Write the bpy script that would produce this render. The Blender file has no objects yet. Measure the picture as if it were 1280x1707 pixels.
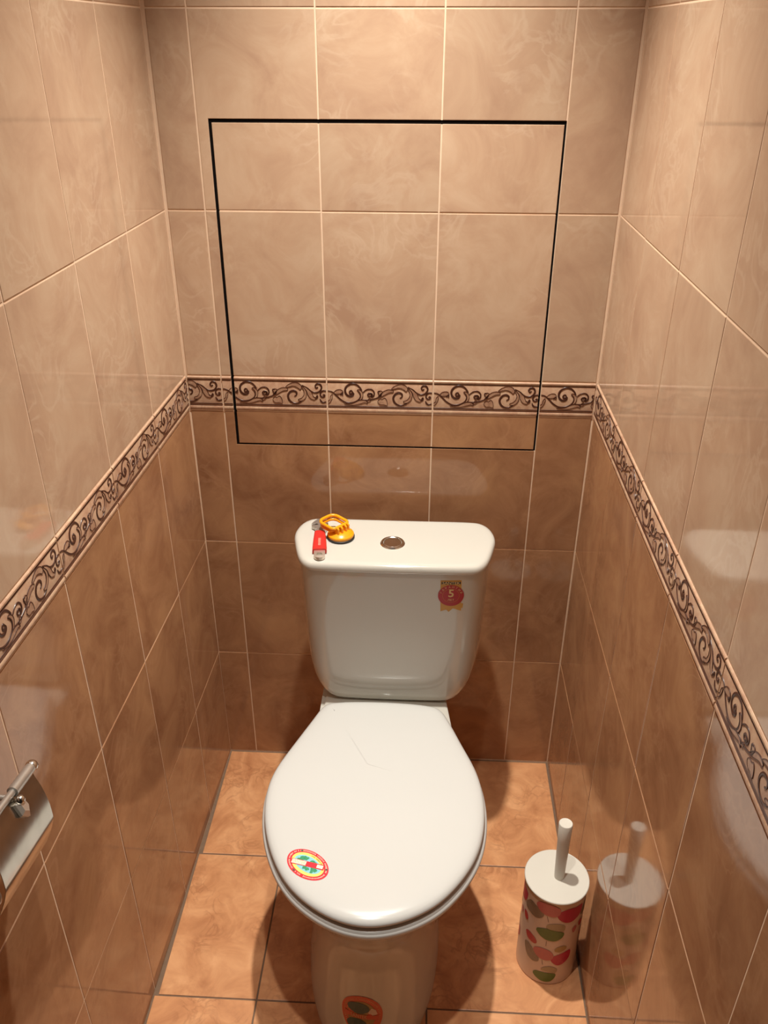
import bpy, bmesh, math, random
from mathutils import Vector, Matrix
from mathutils.bvhtree import BVHTree

S = bpy.context.scene
COL = S.collection
random.seed(7)
PI = math.pi

# ------------------------------------------------------------------ camera
cam_d = bpy.data.cameras.new('camera')
cam = bpy.data.objects.new('camera', cam_d)
COL.objects.link(cam)
cam.location = (0.3811, -1.49331, 1.49577)
cam.rotation_euler = (1.06793, -0.00257, 0.04999)
cam_d.sensor_fit = 'VERTICAL'
cam_d.sensor_height = 24.0
cam_d.lens = 24.0 * 1399.65 / 1707.0
cam_d.clip_start = 0.01
S.camera = cam

# ------------------------------------------------------------------ world / exposure
w = bpy.data.worlds.new('world')
S.world = w
w.use_nodes = True
w.node_tree.nodes['Background'].inputs[0].default_value = (1.0, 0.85, 0.68, 1)
w.node_tree.nodes['Background'].inputs[1].default_value = 0.008
S.view_settings.view_transform = 'Standard'
S.view_settings.look = 'None'
S.view_settings.exposure = 0.1
S.view_settings.gamma = 1.0
S.view_settings.use_curve_mapping = False
try:
    S.cycles.max_bounces = 10
    S.cycles.diffuse_bounces = 6
    S.cycles.glossy_bounces = 6
except Exception:
    pass

LAMP_COLOR = (1.0, 0.95, 0.86)
LAMPS = [  # x, y, watts, cone in degrees, softness of the cone's edge
    (0.325, -0.32, 128.0, 77, 1.0),
    (0.31, -0.90, 47.0, 60, 1.0),
]
CEIL = 2.24

# ------------------------------------------------------------------ helpers
def link(o, parent=None):
    COL.objects.link(o)
    if parent is not None:
        o.parent = parent
    return o

def wloc(o):
    v = Vector((0, 0, 0))
    while o is not None:
        v += o.location
        o = o.parent
    return v

def tag(o, label=None, cat=None, group=None, kind=None):
    if label: o['label'] = label
    if cat: o['category'] = cat
    if group: o['group'] = group
    if kind: o['kind'] = kind
    return o

def thing(name, loc, label, cat, group=None):
    o = bpy.data.objects.new(name, None)
    o.empty_display_size = 0.02
    o.location = loc
    link(o)
    return tag(o, label, cat, group)

def finish(bm, name, mat, smooth=None):
    bmesh.ops.recalc_face_normals(bm, faces=bm.faces[:])
    me = bpy.data.meshes.new(name)
    bm.to_mesh(me)
    bm.free()
    for m in (mat if isinstance(mat, (list, tuple)) else [mat]):
        me.materials.append(m)
    if smooth is not None:
        me.polygons.foreach_set('use_smooth', [True] * len(me.polygons))
        me.set_sharp_from_angle(angle=math.radians(smooth))
    me.update()
    return me

def part(name, bm, mat, parent=None, smooth=None, kind=None, label=None):
    """bm is in world coordinates; the object sits at its parent's origin"""
    base = wloc(parent) if parent is not None else Vector((0, 0, 0))
    if base.length > 0:
        bmesh.ops.translate(bm, verts=bm.verts[:], vec=-base)
    o = bpy.data.objects.new(name, finish(bm, name, mat, smooth))
    link(o, parent)
    tag(o, label=label, kind=kind)
    return o

def add_box(bm, x0, x1, y0, y1, z0, z1):
    v = [bm.verts.new((x, y, z)) for z in (z0, z1) for y in (y0, y1) for x in (x0, x1)]
    for f in ((0, 1, 3, 2), (4, 5, 7, 6), (0, 1, 5, 4), (2, 3, 7, 6), (0, 2, 6, 4), (1, 3, 7, 5)):
        bm.faces.new([v[i] for i in f])

def loft(bm, rings, cap0=True, cap1=True, closed=True):
    vs = [[bm.verts.new(p) for p in r] for r in rings]
    n = len(rings[0])
    for a, b in zip(vs[:-1], vs[1:]):
        for i in range(n if closed else n - 1):
            j = (i + 1) % n
            bm.faces.new((a[i], a[j], b[j], b[i]))
    if cap0: bm.faces.new(vs[0])
    if cap1: bm.faces.new(vs[-1])
    return vs

def lathe(bm, prof, c=(0, 0, 0), seg=40, cap0=True, cap1=True, axis=None):
    """prof: list of (r, h) along axis (default z)"""
    q = Vector((0, 0, 1)).rotation_difference(Vector(axis)) if axis is not None else None
    rings = []
    for r, h in prof:
        ring = []
        for i in range(seg):
            a = 2 * PI * i / seg
            p = Vector((r * math.cos(a), r * math.sin(a), h))
            if q: p = q @ p
            ring.append(p + Vector(c))
        rings.append(ring)
    loft(bm, rings, cap0, cap1)

def tube(bm, pts, r, seg=12, closed=False, flat=1.0, up=None):
    """round tube through pts; flat<1 squashes along up"""
    pts = [Vector(p) for p in pts]
    n = len(pts)
    rings = []
    upv = Vector(up) if up is not None else Vector((0, 0, 1))
    for i, p in enumerate(pts):
        if closed:
            t = pts[(i + 1) % n] - pts[i - 1]
        else:
            t = pts[min(i + 1, n - 1)] - pts[max(i - 1, 0)]
        t.normalize()
        s = t.cross(upv)
        if s.length < 1e-4: s = t.cross(Vector((1, 0, 0)))
        s.normalize()
        b = s.cross(t)
        rr = r[i] if isinstance(r, (list, tuple)) else r
        rings.append([p + s * rr * math.cos(2 * PI * k / seg) + b * rr * flat * math.sin(2 * PI * k / seg) for k in range(seg)])
    if closed:
        rings.append(rings[0])
        loft(bm, rings, False, False)
        bmesh.ops.remove_doubles(bm, verts=bm.verts[:], dist=1e-6)
    else:
        loft(bm, rings)

def catmull(pts, n=6, closed=False):
    P = [Vector(p) for p in pts]
    m = len(P)
    out = []
    rng = range(m) if closed else range(m - 1)
    for i in rng:
        if closed:
            a, b, c, d = P[i - 1], P[i], P[(i + 1) % m], P[(i + 2) % m]
        else:
            a, b, c, d = P[max(i - 1, 0)], P[i], P[i + 1], P[min(i + 2, m - 1)]
        for k in range(n):
            t = k / n
            out.append(0.5 * ((2 * b) + (c - a) * t + (2 * a - 5 * b + 4 * c - d) * t * t + (3 * b - a - 3 * c + d) * t ** 3))
    if not closed: out.append(P[-1])
    return out

def clean_poly(pts):
    q = [pts[i] for i in range(len(pts)) if (Vector(pts[i]) - Vector(pts[i - 1])).length > 1e-7]
    return q

# ------------------------------------------------------------------ materials
def srgb(r, g, b):
    f = lambda c: (c / 255 / 12.92) if c / 255 <= 0.04045 else ((c / 255 + 0.055) / 1.055) ** 2.4
    return (f(r), f(g), f(b), 1.0)

def new_mat(name):
    m = bpy.data.materials.new(name)
    m.use_nodes = True
    nt = m.node_tree
    return m, nt, nt.nodes['Principled BSDF']

def simple(name, col, rough=0.4, metal=0.0, var=0.06, scale=30.0, bump=0.0, spec=0.5, coat=0.0, sss=0.0):
    m, nt, b = new_mat(name)
    N, L = nt.nodes, nt.links
    tc = N.new('ShaderNodeTexCoord')
    no = N.new('ShaderNodeTexNoise'); no.inputs['Scale'].default_value = scale; no.inputs['Detail'].default_value = 4
    L.new(tc.outputs['Object'], no.inputs['Vector'])
    mx = N.new('ShaderNodeMix'); mx.data_type = 'RGBA'
    mx.inputs[6].default_value = tuple(c * (1 - var) for c in col[:3]) + (1,)
    mx.inputs[7].default_value = tuple(min(1, c * (1 + var)) for c in col[:3]) + (1,)
    L.new(no.outputs['Fac'], mx.inputs[0])
    L.new(mx.outputs[2], b.inputs['Base Color'])
    b.inputs['Roughness'].default_value = rough
    b.inputs['Metallic'].default_value = metal
    b.inputs['Specular IOR Level'].default_value = spec
    b.inputs['Coat Weight'].default_value = coat
    b.inputs['Coat Roughness'].default_value = 0.05
    if bump:
        bp = N.new('ShaderNodeBump'); bp.inputs['Strength'].default_value = bump; bp.inputs['Distance'].default_value = 0.001
        L.new(no.outputs['Fac'], bp.inputs['Height']); L.new(bp.outputs[0], b.inputs['Normal'])
    return m

def stone(name, c_dark, c_mid, c_light, vein, rough=0.07, scale=9.0, veinamt=0.5, bump=0.2, wave=0.05, spec=0.5):
    """glazed ceramic tile with cloudy marbling and hairline veins"""
    m, nt, b = new_mat(name)
    N, L = nt.nodes, nt.links
    tc = N.new('ShaderNodeTexCoord'); oi = N.new('ShaderNodeObjectInfo')
    ml = N.new('ShaderNodeVectorMath'); ml.operation = 'MULTIPLY_ADD'
    cmb = N.new('ShaderNodeCombineXYZ')
    for i, k in enumerate((37.0, 61.0, 23.0)):
        mm = N.new('ShaderNodeMath'); mm.operation = 'MULTIPLY'; mm.inputs[1].default_value = k
        L.new(oi.outputs['Random'], mm.inputs[0]); L.new(mm.outputs[0], cmb.inputs[i])
    ml.inputs[1].default_value = (1, 1, 1)
    L.new(tc.outputs['Object'], ml.inputs[0]); L.new(cmb.outputs[0], ml.inputs[2])
    n1 = N.new('ShaderNodeTexNoise'); n1.inputs['Scale'].default_value = scale; n1.inputs['Detail'].default_value = 7
    n1.inputs['Roughness'].default_value = 0.62; n1.inputs['Distortion'].default_value = 0.9
    L.new(ml.outputs[0], n1.inputs['Vector'])
    cr = N.new('ShaderNodeValToRGB')
    e = cr.color_ramp.elements
    e[0].position = 0.30; e[0].color = c_dark
    e[1].position = 0.70; e[1].color = c_light
    q = e.new(0.5); q.color = c_mid
    L.new(n1.outputs['Fac'], cr.inputs[0])
    # veins: thin ridges of a distorted noise
    n2 = N.new('ShaderNodeTexNoise'); n2.inputs['Scale'].default_value = scale * 1.3; n2.inputs['Detail'].default_value = 5
    n2.inputs['Distortion'].default_value = 2.2
    L.new(ml.outputs[0], n2.inputs['Vector'])
    sb = N.new('ShaderNodeMath'); sb.operation = 'SUBTRACT'; sb.inputs[1].default_value = 0.5
    ab = N.new('ShaderNodeMath'); ab.operation = 'ABSOLUTE'
    L.new(n2.outputs['Fac'], sb.inputs[0]); L.new(sb.outputs[0], ab.inputs[0])
    vr = N.new('ShaderNodeMapRange'); vr.inputs[1].default_value = 0.0; vr.inputs[2].default_value = 0.06
    vr.inputs[3].default_value = veinamt; vr.inputs[4].default_value = 0.0
    L.new(ab.outputs[0], vr.inputs[0])
    # veins only in patches
    n3 = N.new('ShaderNodeTexNoise'); n3.inputs['Scale'].default_value = scale * 0.9; n3.inputs['Detail'].default_value = 2
    L.new(ml.outputs[0], n3.inputs['Vector'])
    pr = N.new('ShaderNodeMapRange'); pr.inputs[1].default_value = 0.45; pr.inputs[2].default_value = 0.62
    L.new(n3.outputs['Fac'], pr.inputs[0])
    pm = N.new('ShaderNodeMath'); pm.operation = 'MULTIPLY'
    L.new(vr.outputs[0], pm.inputs[0]); L.new(pr.outputs[0], pm.inputs[1])
    mx = N.new('ShaderNodeMix'); mx.data_type = 'RGBA'
    mx.inputs[7].default_value = vein
    L.new(pm.outputs[0], mx.inputs[0]); L.new(cr.outputs[0], mx.inputs[6])
    # each tile a shade of its own
    hv = N.new('ShaderNodeHueSaturation')
    mr = N.new('ShaderNodeMapRange'); mr.inputs[3].default_value = 0.94; mr.inputs[4].default_value = 1.06
    L.new(oi.outputs['Random'], mr.inputs[0]); L.new(mr.outputs[0], hv.inputs['Value'])
    L.new(mx.outputs[2], hv.inputs['Color'])
    L.new(hv.outputs[0], b.inputs['Base Color'])
    b.inputs['Roughness'].default_value = rough
    b.inputs['Specular IOR Level'].default_value = spec
    # relief: slow glaze waviness plus fine pitting
    n4 = N.new('ShaderNodeTexNoise'); n4.inputs['Scale'].default_value = 14; n4.inputs['Detail'].default_value = 1
    L.new(ml.outputs[0], n4.inputs['Vector'])
    b1 = N.new('ShaderNodeBump'); b1.inputs['Strength'].default_value = wave; b1.inputs['Distance'].default_value = 0.002
    L.new(n4.outputs['Fac'], b1.inputs['Height'])
    n5 = N.new('ShaderNodeTexNoise'); n5.inputs['Scale'].default_value = 95; n5.inputs['Detail'].default_value = 3
    L.new(ml.outputs[0], n5.inputs['Vector'])
    b2 = N.new('ShaderNodeBump'); b2.inputs['Strength'].default_value = bump; b2.inputs['Distance'].default_value = 0.0002
    L.new(n5.outputs['Fac'], b2.inputs['Height']); L.new(b1.outputs[0], b2.inputs['Normal'])
    L.new(b2.outputs[0], b.inputs['Normal'])
    return m

M = {}
M['tile_light'] = stone('tile_light', srgb(183, 150, 125), srgb(195, 164, 137), srgb(204, 177, 150), srgb(216, 193, 168), veinamt=0.35)
M['tile_dark'] = stone('tile_dark', srgb(149, 106, 76), srgb(170, 126, 92), srgb(187, 143, 104), srgb(197, 153, 116), veinamt=0.3)
M['tile_floor'] = stone('tile_floor', srgb(185, 125, 84), srgb(210, 150, 104), srgb(230, 173, 125), srgb(155, 100, 66), rough=0.3, scale=13, veinamt=0.45, wave=0.06)
M['border'] = stone('border_stone', srgb(170, 129, 104), srgb(189, 154, 127), srgb(202, 173, 144), srgb(152, 106, 81), rough=0.38, scale=30, veinamt=0.4, wave=0.04)
M['leaf'] = stone('border_leaf', srgb(152, 112, 90), srgb(178, 140, 114), srgb(196, 162, 134), srgb(140, 98, 76), rough=0.3, scale=60, veinamt=0.3, wave=0.02)
M['scroll'] = simple('scroll_brown', srgb(74, 42, 30), 0.35, var=0.15, scale=120)
M['grout'] = simple('wall_grout', srgb(236, 208, 180), 0.8, var=0.08, scale=60, bump=0.3)
M['grout_floor'] = simple('floor_grout', srgb(122, 98, 78), 0.85, var=0.2, scale=80, bump=0.4)
M['void'] = simple('shaft_dark', srgb(24, 18, 15), 0.9)
M['gap_dark'] = simple('gap_black', srgb(14, 10, 9), 0.95, spec=0.1)  # near-black that paints the shade of the hatch gap
M['board'] = simple('hatch_board', srgb(40, 30, 24), 0.9)
M['ceramic'] = simple('white_ceramic', srgb(201, 199, 190), 0.09, var=0.015, scale=8, spec=0.5, coat=0.3)
M['plastic_lid'] = simple('white_seat_plastic', srgb(203, 204, 201), 0.2, var=0.01, scale=8)
M['plastic_white'] = simple('white_brush_plastic', srgb(211, 207, 196), 0.35, var=0.02)
M['cup_white'] = simple('printed_cup_white', srgb(220, 196, 176), 0.3, var=0.03)
M['chrome'] = simple('chrome', (0.70, 0.68, 0.64, 1), 0.2, metal=1.0, var=0.05)
M['steel'] = simple('dull_steel', (0.55, 0.52, 0.48, 1), 0.34, metal=0.8, var=0.16, scale=70, bump=0.1)
M['steel_flap'] = simple('flap_steel', (0.50, 0.47, 0.42, 1), 0.2, metal=1.0, var=0.2, scale=55, bump=0.12)
M['gem'] = simple('bright_metal', (0.78, 0.72, 0.64, 1), 0.38, metal=0.85, var=0.03)
M['rubber'] = simple('black_rubber', srgb(24, 20, 18), 0.5)
M['yellow'] = simple('yellow_plastic', srgb(240, 162, 22), 0.3, var=0.04)
M['red_grip'] = simple('red_vinyl', srgb(206, 48, 42), 0.35, var=0.05, scale=90, bump=0.1)
M['mark'] = simple('pale_print', srgb(236, 170, 150), 0.4)
M['gold'] = simple('sticker_gold', srgb(202, 150, 62), 0.35, var=0.06)
M['st_red'] = simple('sticker_red', srgb(172, 26, 36), 0.35, var=0.05)
M['st_black'] = simple('sticker_black', srgb(36, 32, 26), 0.4)
M['st_pale'] = simple('sticker_pale', srgb(222, 190, 130), 0.4)
M['ring_red'] = simple('label_red', srgb(236, 48, 62), 0.3, var=0.04)
M['lab_yellow'] = simple('label_yellow', srgb(250, 226, 120), 0.3)
M['lab_cyan'] = simple('label_cyan', srgb(140, 208, 222), 0.3, var=0.08, scale=200)
M['lab_green'] = simple('label_green', srgb(58, 150, 104), 0.35, var=0.25, scale=400)
M['lab_white'] = simple('label_white', srgb(244, 238, 214), 0.3)
M['lab_text'] = simple('label_text', srgb(190, 190, 150), 0.4)
M['orange'] = simple('label_orange', srgb(214, 100, 60), 0.35, var=0.06)
M['dkgreen'] = simple('label_dark_green', srgb(74, 92, 80), 0.35, var=0.3, scale=200)
M['p_pink'] = simple('print_pink', srgb(196, 104, 100), 0.35, var=0.08, scale=200)
M['p_mag'] = simple('print_magenta', srgb(186, 24, 64), 0.35, var=0.1, scale=200)
M['p_green'] = simple('print_green', srgb(88, 112, 34), 0.35, var=0.12, scale=200)
M['p_sage'] = simple('print_sage', srgb(172, 150, 114), 0.35, var=0.06, scale=200)
M['p_grey'] = simple('print_grey', srgb(140, 118, 96), 0.35, var=0.08, scale=200)
M['p_red'] = simple('print_red', srgb(190, 62, 62), 0.35, var=0.08, scale=200)
M['p_tan'] = simple('print_tan', srgb(176, 142, 84), 0.35, var=0.08, scale=200)
M['p_line'] = simple('print_line', srgb(120, 88, 70), 0.4)
M['bristle'] = simple('bristle_white', srgb(225, 222, 215), 0.7)
M['ceiling'] = simple('ceiling_white', srgb(232, 224, 210), 0.8, var=0.02)
M['door'] = simple('door_brown', srgb(120, 84, 58), 0.45, var=0.12, scale=12)
M['paper'] = simple('toilet_paper', srgb(236, 230, 220), 0.9, var=0.02, scale=60, bump=0.2)
mm, nt, b = new_mat('lamp_glow')
b.inputs['Emission Color'].default_value = LAMP_COLOR + (1,)
b.inputs['Emission Strength'].default_value = 40.0
M['glow'] = mm

# ------------------------------------------------------------------ room numbers
XL, XR = -0.06675, 0.70322
AL, BL, DL = 0.02224, -0.00485, 0.00587      # left wall: x drift along y / z, course slope
AR, BR, DR = 0.00215, 0.00146, 0.01141
YF = -1.20                                     # plane of the door wall
JOINT = 0.0026
ROWS = [0.003, 0.3017, 0.59385, 0.88733, 0.95733, 1.2543, 1.55274, 1.8505, 2.1485, CEIL - 0.002]
BORDER_ROW = 3
def xleft(y, z): return XL + AL * y + BL * (z - 0.8)
def xright(y, z): return XR + AR * y + BR * (z - 0.8)

# frames: matrix columns map (u along the wall, v up, d into the room) to world axes
FR_BACK = Matrix(((1, 0, 0), (0, 0, -1), (0, 1, 0)))
FR_LEFT = Matrix(((AL, BL, 1), (1, 0, 0), (DL, 1, 0)))
FR_RIGHT = Matrix(((-AR, BR, -1), (-1, 0, 0), (-DR, 1, 0)))
FR_FLOOR = Matrix(((1, 0, 0), (0, 1, 0), (0, 0, 1)))

# ------------------------------------------------------------------ tile meshes
TILE_T, BEV = 0.007, 0.0008
_cache = {}
def inset_axis(poly, b):
    """inward offset of an axis-aligned counter-clockwise polygon"""
    out = []
    n = len(poly)
    for i in range(n):
        p, a, c = Vector(poly[i]), Vector(poly[i - 1]), Vector(poly[(i + 1) % n])
        d1 = (p - a).normalized(); d2 = (c - p).normalized()
        n1 = Vector((-d1.y, d1.x)); n2 = Vector((-d2.y, d2.x))
        out.append(p + (n1 + n2) * b)
    return out

def tile_mesh(poly, F, mat, key):
    k = (key, tuple((round(a, 4), round(b, 4)) for a, b in poly))
    if k in _cache: return _cache[k]
    bm = bmesh.new()
    ins = inset_axis(poly, BEV)
    rings = [[F @ Vector((p[0], p[1], -TILE_T)) for p in poly],
             [F @ Vector((p[0], p[1], -0.0003)) for p in poly],
             [F @ Vector((p[0], p[1], 0.0)) for p in ins]]
    loft(bm, rings)
    me = finish(bm, 'tile', mat)
    _cache[k] = me
    return me

# the scroll ornament, drawn once in tile units (u 0..0.2, v 0..0.07)
def bp(x, y):
    return Vector(((x - 47) / 1181 * 0.2, (455 + 0.017 * (x - 47) - y) / 400 * 0.07))
STROKES = [  # points, half width start, mid, end (in crop pixels)
    ([(338, 222), (318, 196), (300, 214), (310, 238), (338, 226), (336, 250), (300, 263), (262, 238), (250, 195), (268, 150), (318, 121), (375, 128), (415, 162), (435, 196)], 6, 11, 7),
    ([(50, 200), (88, 206), (122, 226), (165, 268), (205, 305), (262, 335), (330, 336), (388, 312), (420, 272), (416, 226), (390, 196)], 5, 8, 5),
    ([(520, 244), (538, 230), (546, 252), (520, 268), (503, 248), (520, 228), (552, 240), (545, 272), (572, 252), (572, 212), (540, 182), (492, 186), (452, 216)], 4, 8, 5),
    ([(430, 301), (480, 306), (525, 304), (570, 294), (625, 274), (660, 252)], 4, 7, 4),
    ([(640, 212), (624, 204), (618, 222), (632, 238)], 5, 7, 4),
    ([(862, 284), (884, 268), (884, 238), (852, 221), (812, 236), (788, 280), (800, 328), (838, 360), (890, 366), (940, 342)], 6, 11, 6),
    ([(1128, 176), (1112, 190), (1098, 168), (1120, 142), (1155, 150), (1168, 190), (1140, 232), (1092, 243), (1050, 226), (1002, 186), (948, 156)], 6, 9, 4),
    ([(1180, 272), (1196, 264), (1200, 284), (1172, 292), (1152, 270), (1160, 238), (1188, 221), (1226, 226)], 5, 8, 7),
    ([(1148, 314), (1158, 340), (1182, 356), (1226, 344)], 4, 9, 4),
    ([(1075, 288), (1098, 302), (1116, 276), (1120, 300), (1086, 324)], 4, 6, 4),
    ([(200, 250), (208, 230), (222, 222), (222, 252)], 5, 7, 4),
]
LEAVES = [
    [(385, 190), (412, 186), (442, 212), (450, 252), (432, 296), (402, 300), (416, 264), (412, 226)],
    [(122, 226), (152, 192), (200, 186), (226, 210), (222, 250), (206, 232), (160, 236)],
    [(240, 344), (320, 346), (380, 318), (430, 305), (482, 312), (500, 346), (470, 332), (420, 346), (350, 362), (285, 358)],
    [(496, 322), (508, 298), (530, 286), (540, 304), (520, 322)],
    [(612, 280), (644, 236), (690, 200), (740, 184), (786, 194), (784, 214), (740, 220), (692, 245), (650, 268)],
    [(620, 216), (642, 198), (668, 212), (654, 246), (632, 262)],
    [(762, 184), (802, 146), (870, 124), (922, 140), (946, 176), (930, 206), (898, 182), (850, 166), (800, 176)],
    [(942, 166), (984, 202), (1000, 250), (984, 304), (940, 336), (906, 332), (904, 318), (940, 304), (966, 270), (970, 222)],
    [(960, 166), (1010, 186), (1050, 230), (1076, 290), (1098, 304), (1086, 324), (1040, 306), (1012, 262), (1000, 222)],
    [(614, 320), (640, 292), (664, 297), (690, 280), (714, 308), (720, 364), (680, 356), (640, 356)],
    [(108, 238), (104, 282), (80, 328), (50, 346), (50, 322), (78, 300), (84, 262)],
]
def ribbon(bm, pts, hw, h, base):
    """a raised strip with a ridge along its middle"""
    pts = clean_poly(pts)
    n = len(pts)
    rows = []
    for i, p in enumerate(pts):
        t = (pts[min(i + 1, n - 1)] - pts[max(i - 1, 0)]).normalized()
        s = Vector((-t.y, t.x)) * hw[i]
        rows.append([Vector((p.x + s.x, p.y + s.y, base - 0.0004)), Vector((p.x + s.x * .6, p.y + s.y * .6, base + h)),
                     Vector((p.x - s.x * .6, p.y - s.y * .6, base + h)), Vector((p.x - s.x, p.y - s.y, base - 0.0004))])
    loft(bm, rows, False, False, closed=False)

PX = 0.2 / 1181
BAND = 0.0004
def scroll_bm():
    bm = bmesh.new()
    for pts, a, b_, c in STROKES:
        q = catmull([bp(*p) for p in pts], 5)
        n = len(q)
        hw = []
        for i in range(n):
            t = i / (n - 1)
            hw.append(PX * 1.3 * (a + (b_ - a) * min(1, t * 3) if t < .5 else c + (b_ - c) * min(1, (1 - t) * 3)))
        ribbon(bm, q, hw, 0.0007, BAND)
    for lf in LEAVES:
        q = catmull([bp(*p) for p in lf], 4, closed=True)
        q.append(q[0].copy())
        ribbon(bm, q, [PX * 3.3] * len(q), 0.0009, BAND)
    for v_, hw in ((0.0141, 7.5), (0.0106, 2.6), (0.0617, 2.6), (0.0664, 1.2)):
        q = [Vector((0.2 * i / 10, v_)) for i in range(11)]
        ribbon(bm, q, [PX * hw] * 11, 0.0005, BAND if v_ not in (0.0664,) else 0.0012)
    return bm

def leaf_bm():
    bm = bmesh.new()
    for lf in LEAVES:
        q = clean_poly(catmull([bp(*p) for p in lf], 4, closed=True))
        vs = [bm.verts.new((p.x, p.y, BAND + 0.0005)) for p in q]
        f = bm.faces.new(vs)
        ext = bmesh.ops.extrude_face_region(bm, geom=[f])
        for v in [g for g in ext['geom'] if isinstance(g, bmesh.types.BMVert)]:
            v.co.z = -0.0002
    bmesh.ops.triangulate(bm, faces=bm.faces[:])
    return bm

BPROF = [(0.0013, -TILE_T), (0.0013, -0.0006), (0.0018, 0.0002), (0.0030, 0.0013), (0.0055, 0.0019), (0.0082, 0.0015), (0.0098, 0.0006), (0.0104, -0.0001), (0.0112, 0.0003),
         (0.0130, BAND), (0.0610, BAND), (0.0622, -0.0002), (0.0632, 0.0008), (0.0645, 0.0016), (0.0662, 0.0017), (0.0674, 0.0011), (0.0682, 0.0001), (0.0687, -0.0008), (0.0687, -TILE_T)]

def clip_u(bm, u0, u1):
    if u0 > 1e-5:
        bmesh.ops.bisect_plane(bm, geom=bm.verts[:] + bm.edges[:] + bm.faces[:], plane_co=(u0, 0, 0), plane_no=(-1, 0, 0), clear_outer=True)
    if u1 < 0.2 - 1e-5:
        bmesh.ops.bisect_plane(bm, geom=bm.verts[:] + bm.edges[:] + bm.faces[:], plane_co=(u1, 0, 0), plane_no=(1, 0, 0), clear_outer=True)

def border_piece(parent, F, origin, u0, u1, key):
    """part of a border tile; origin is the world point of u=0, v=0; the piece spans u0..u1"""
    k = ('border', key, round(u0, 4), round(u1, 4))
    if k not in _cache:
        bm = bmesh.new()
        loft(bm, [[F @ Vector((u, v, d)) for v, d in BPROF] for u in (u0, u1)])
        a = finish(bm, 'border_tile', M['border'], smooth=40)
        res = []
        for mk, mat, nm in ((scroll_bm, M['scroll'], 'scroll_ornament'), (leaf_bm, M['leaf'], 'leaf_ornament')):
            bm = mk()
            clip_u(bm, u0 + 0.0006, u1 - 0.0006)
            for v in bm.verts: v.co = F @ v.co
            if len(bm.faces):
                res.append((nm, finish(bm, nm, mat, smooth=50)))
            else: bm.free()
        _cache[k] = (a, res)
    a, res = _cache[k]
    o = bpy.data.objects.new('border_tile', a)
    o.location = Vector(origin) - wloc(parent)
    link(o, parent)
    for nm, me in res:
        link(bpy.data.objects.new(nm, me), o)
    return o

def put_tile(parent, name, me, loc):
    o = bpy.data.objects.new(name, me)
    o.location = Vector(loc) - wloc(parent)
    return link(o, parent)

def rect(u0, u1, v0, v1): return [(u0, v0), (u1, v0), (u1, v1), (u0, v1)]
def centred(poly):
    cu = (min(p[0] for p in poly) + max(p[0] for p in poly)) / 2
    cv = (min(p[1] for p in poly) + max(p[1] for p in poly)) / 2
    return [(p[0] - cu, p[1] - cv) for p in poly], cu, cv

GR = 0.0007   # how far the grout lies behind the tile faces
J2 = JOINT / 2
# ------------------------------------------------------------------ floor, ceiling
bm = bmesh.new(); add_box(bm, XL - 0.16, XR + 0.10, YF - 0.1, 0.10, -0.06, -0.0016)
floor = tag(part('floor', bm, M['grout_floor']), kind='structure')
FJ = 0.0032
for ix in range(-1, 3):
    x0, x1 = 0.11139 + 0.3048 * (ix - 0), 0.11139 + 0.3048 * (ix + 1)
    for iy in range(6):
        y1, y0 = -0.30079 - 0.3055 * (iy - 1), -0.30079 - 0.3055 * iy
        if iy == 0: y1 = -0.0035
        y0 = max(y0, YF + 0.004)
        if y1 - y0 < 0.03: continue
        a, c = x0 + FJ / 2, x1 - FJ / 2
        ym = (y0 + y1) / 2
        a = max(a, xleft(ym, 0) + 0.006); c = min(c, XR - 0.0055)
        if c - a < 0.02: continue
        poly, cu, cv = centred(rect(a, c, y0 + FJ / 2, y1 - (FJ / 2 if iy else 0)))
        put_tile(floor, 'floor_tile', tile_mesh(poly, FR_FLOOR, M['tile_floor'], 'floor'), (cu, cv, 0))
bm = bmesh.new(); add_box(bm, XL - 0.16, XR + 0.10, YF - 0.1, 0.10, CEIL, CEIL + 0.06)
ceiling = tag(part('ceiling', bm, M['ceiling']), kind='structure')

# ------------------------------------------------------------------ side walls
def sheared_slab(name, F, origin, ulen, sign):
    bm = bmesh.new()
    o = Vector(origin)
    loft(bm, [[o + F @ Vector((u, v, d)) for u, v in ((-0.09 if sign > 0 else 0.0, 0), (ulen, 0), (ulen, CEIL), (-0.09 if sign > 0 else 0.0, CEIL))] for d in (-0.06, -GR)])
    return tag(part(name, bm, M['grout']), kind='structure')
def slab_left():
    bm = bmesh.new()
    r = []
    for d in (-0.06, -GR):
        r.append([Vector((xleft(y, z) + d, y, z)) for y, z in ((YF - 0.1, -0.0016), (0.0, -0.0016), (0.0, CEIL), (YF - 0.1, CEIL))])
    loft(bm, r)
    return tag(part('wall_left', bm, M['grout']), kind='structure')
def slab_right():
    bm = bmesh.new()
    r = []
    for d in (0.06, GR):
        r.append([Vector((xright(y, z) + d, y, z)) for y, z in ((YF - 0.1, -0.0016), (0.0, -0.0016), (0.0, CEIL), (YF - 0.1, CEIL))])
    loft(bm, r)
    return tag(part('wall_right', bm, M['grout']), kind='structure')
wall_left, wall_right = slab_left(), slab_right()

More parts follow.
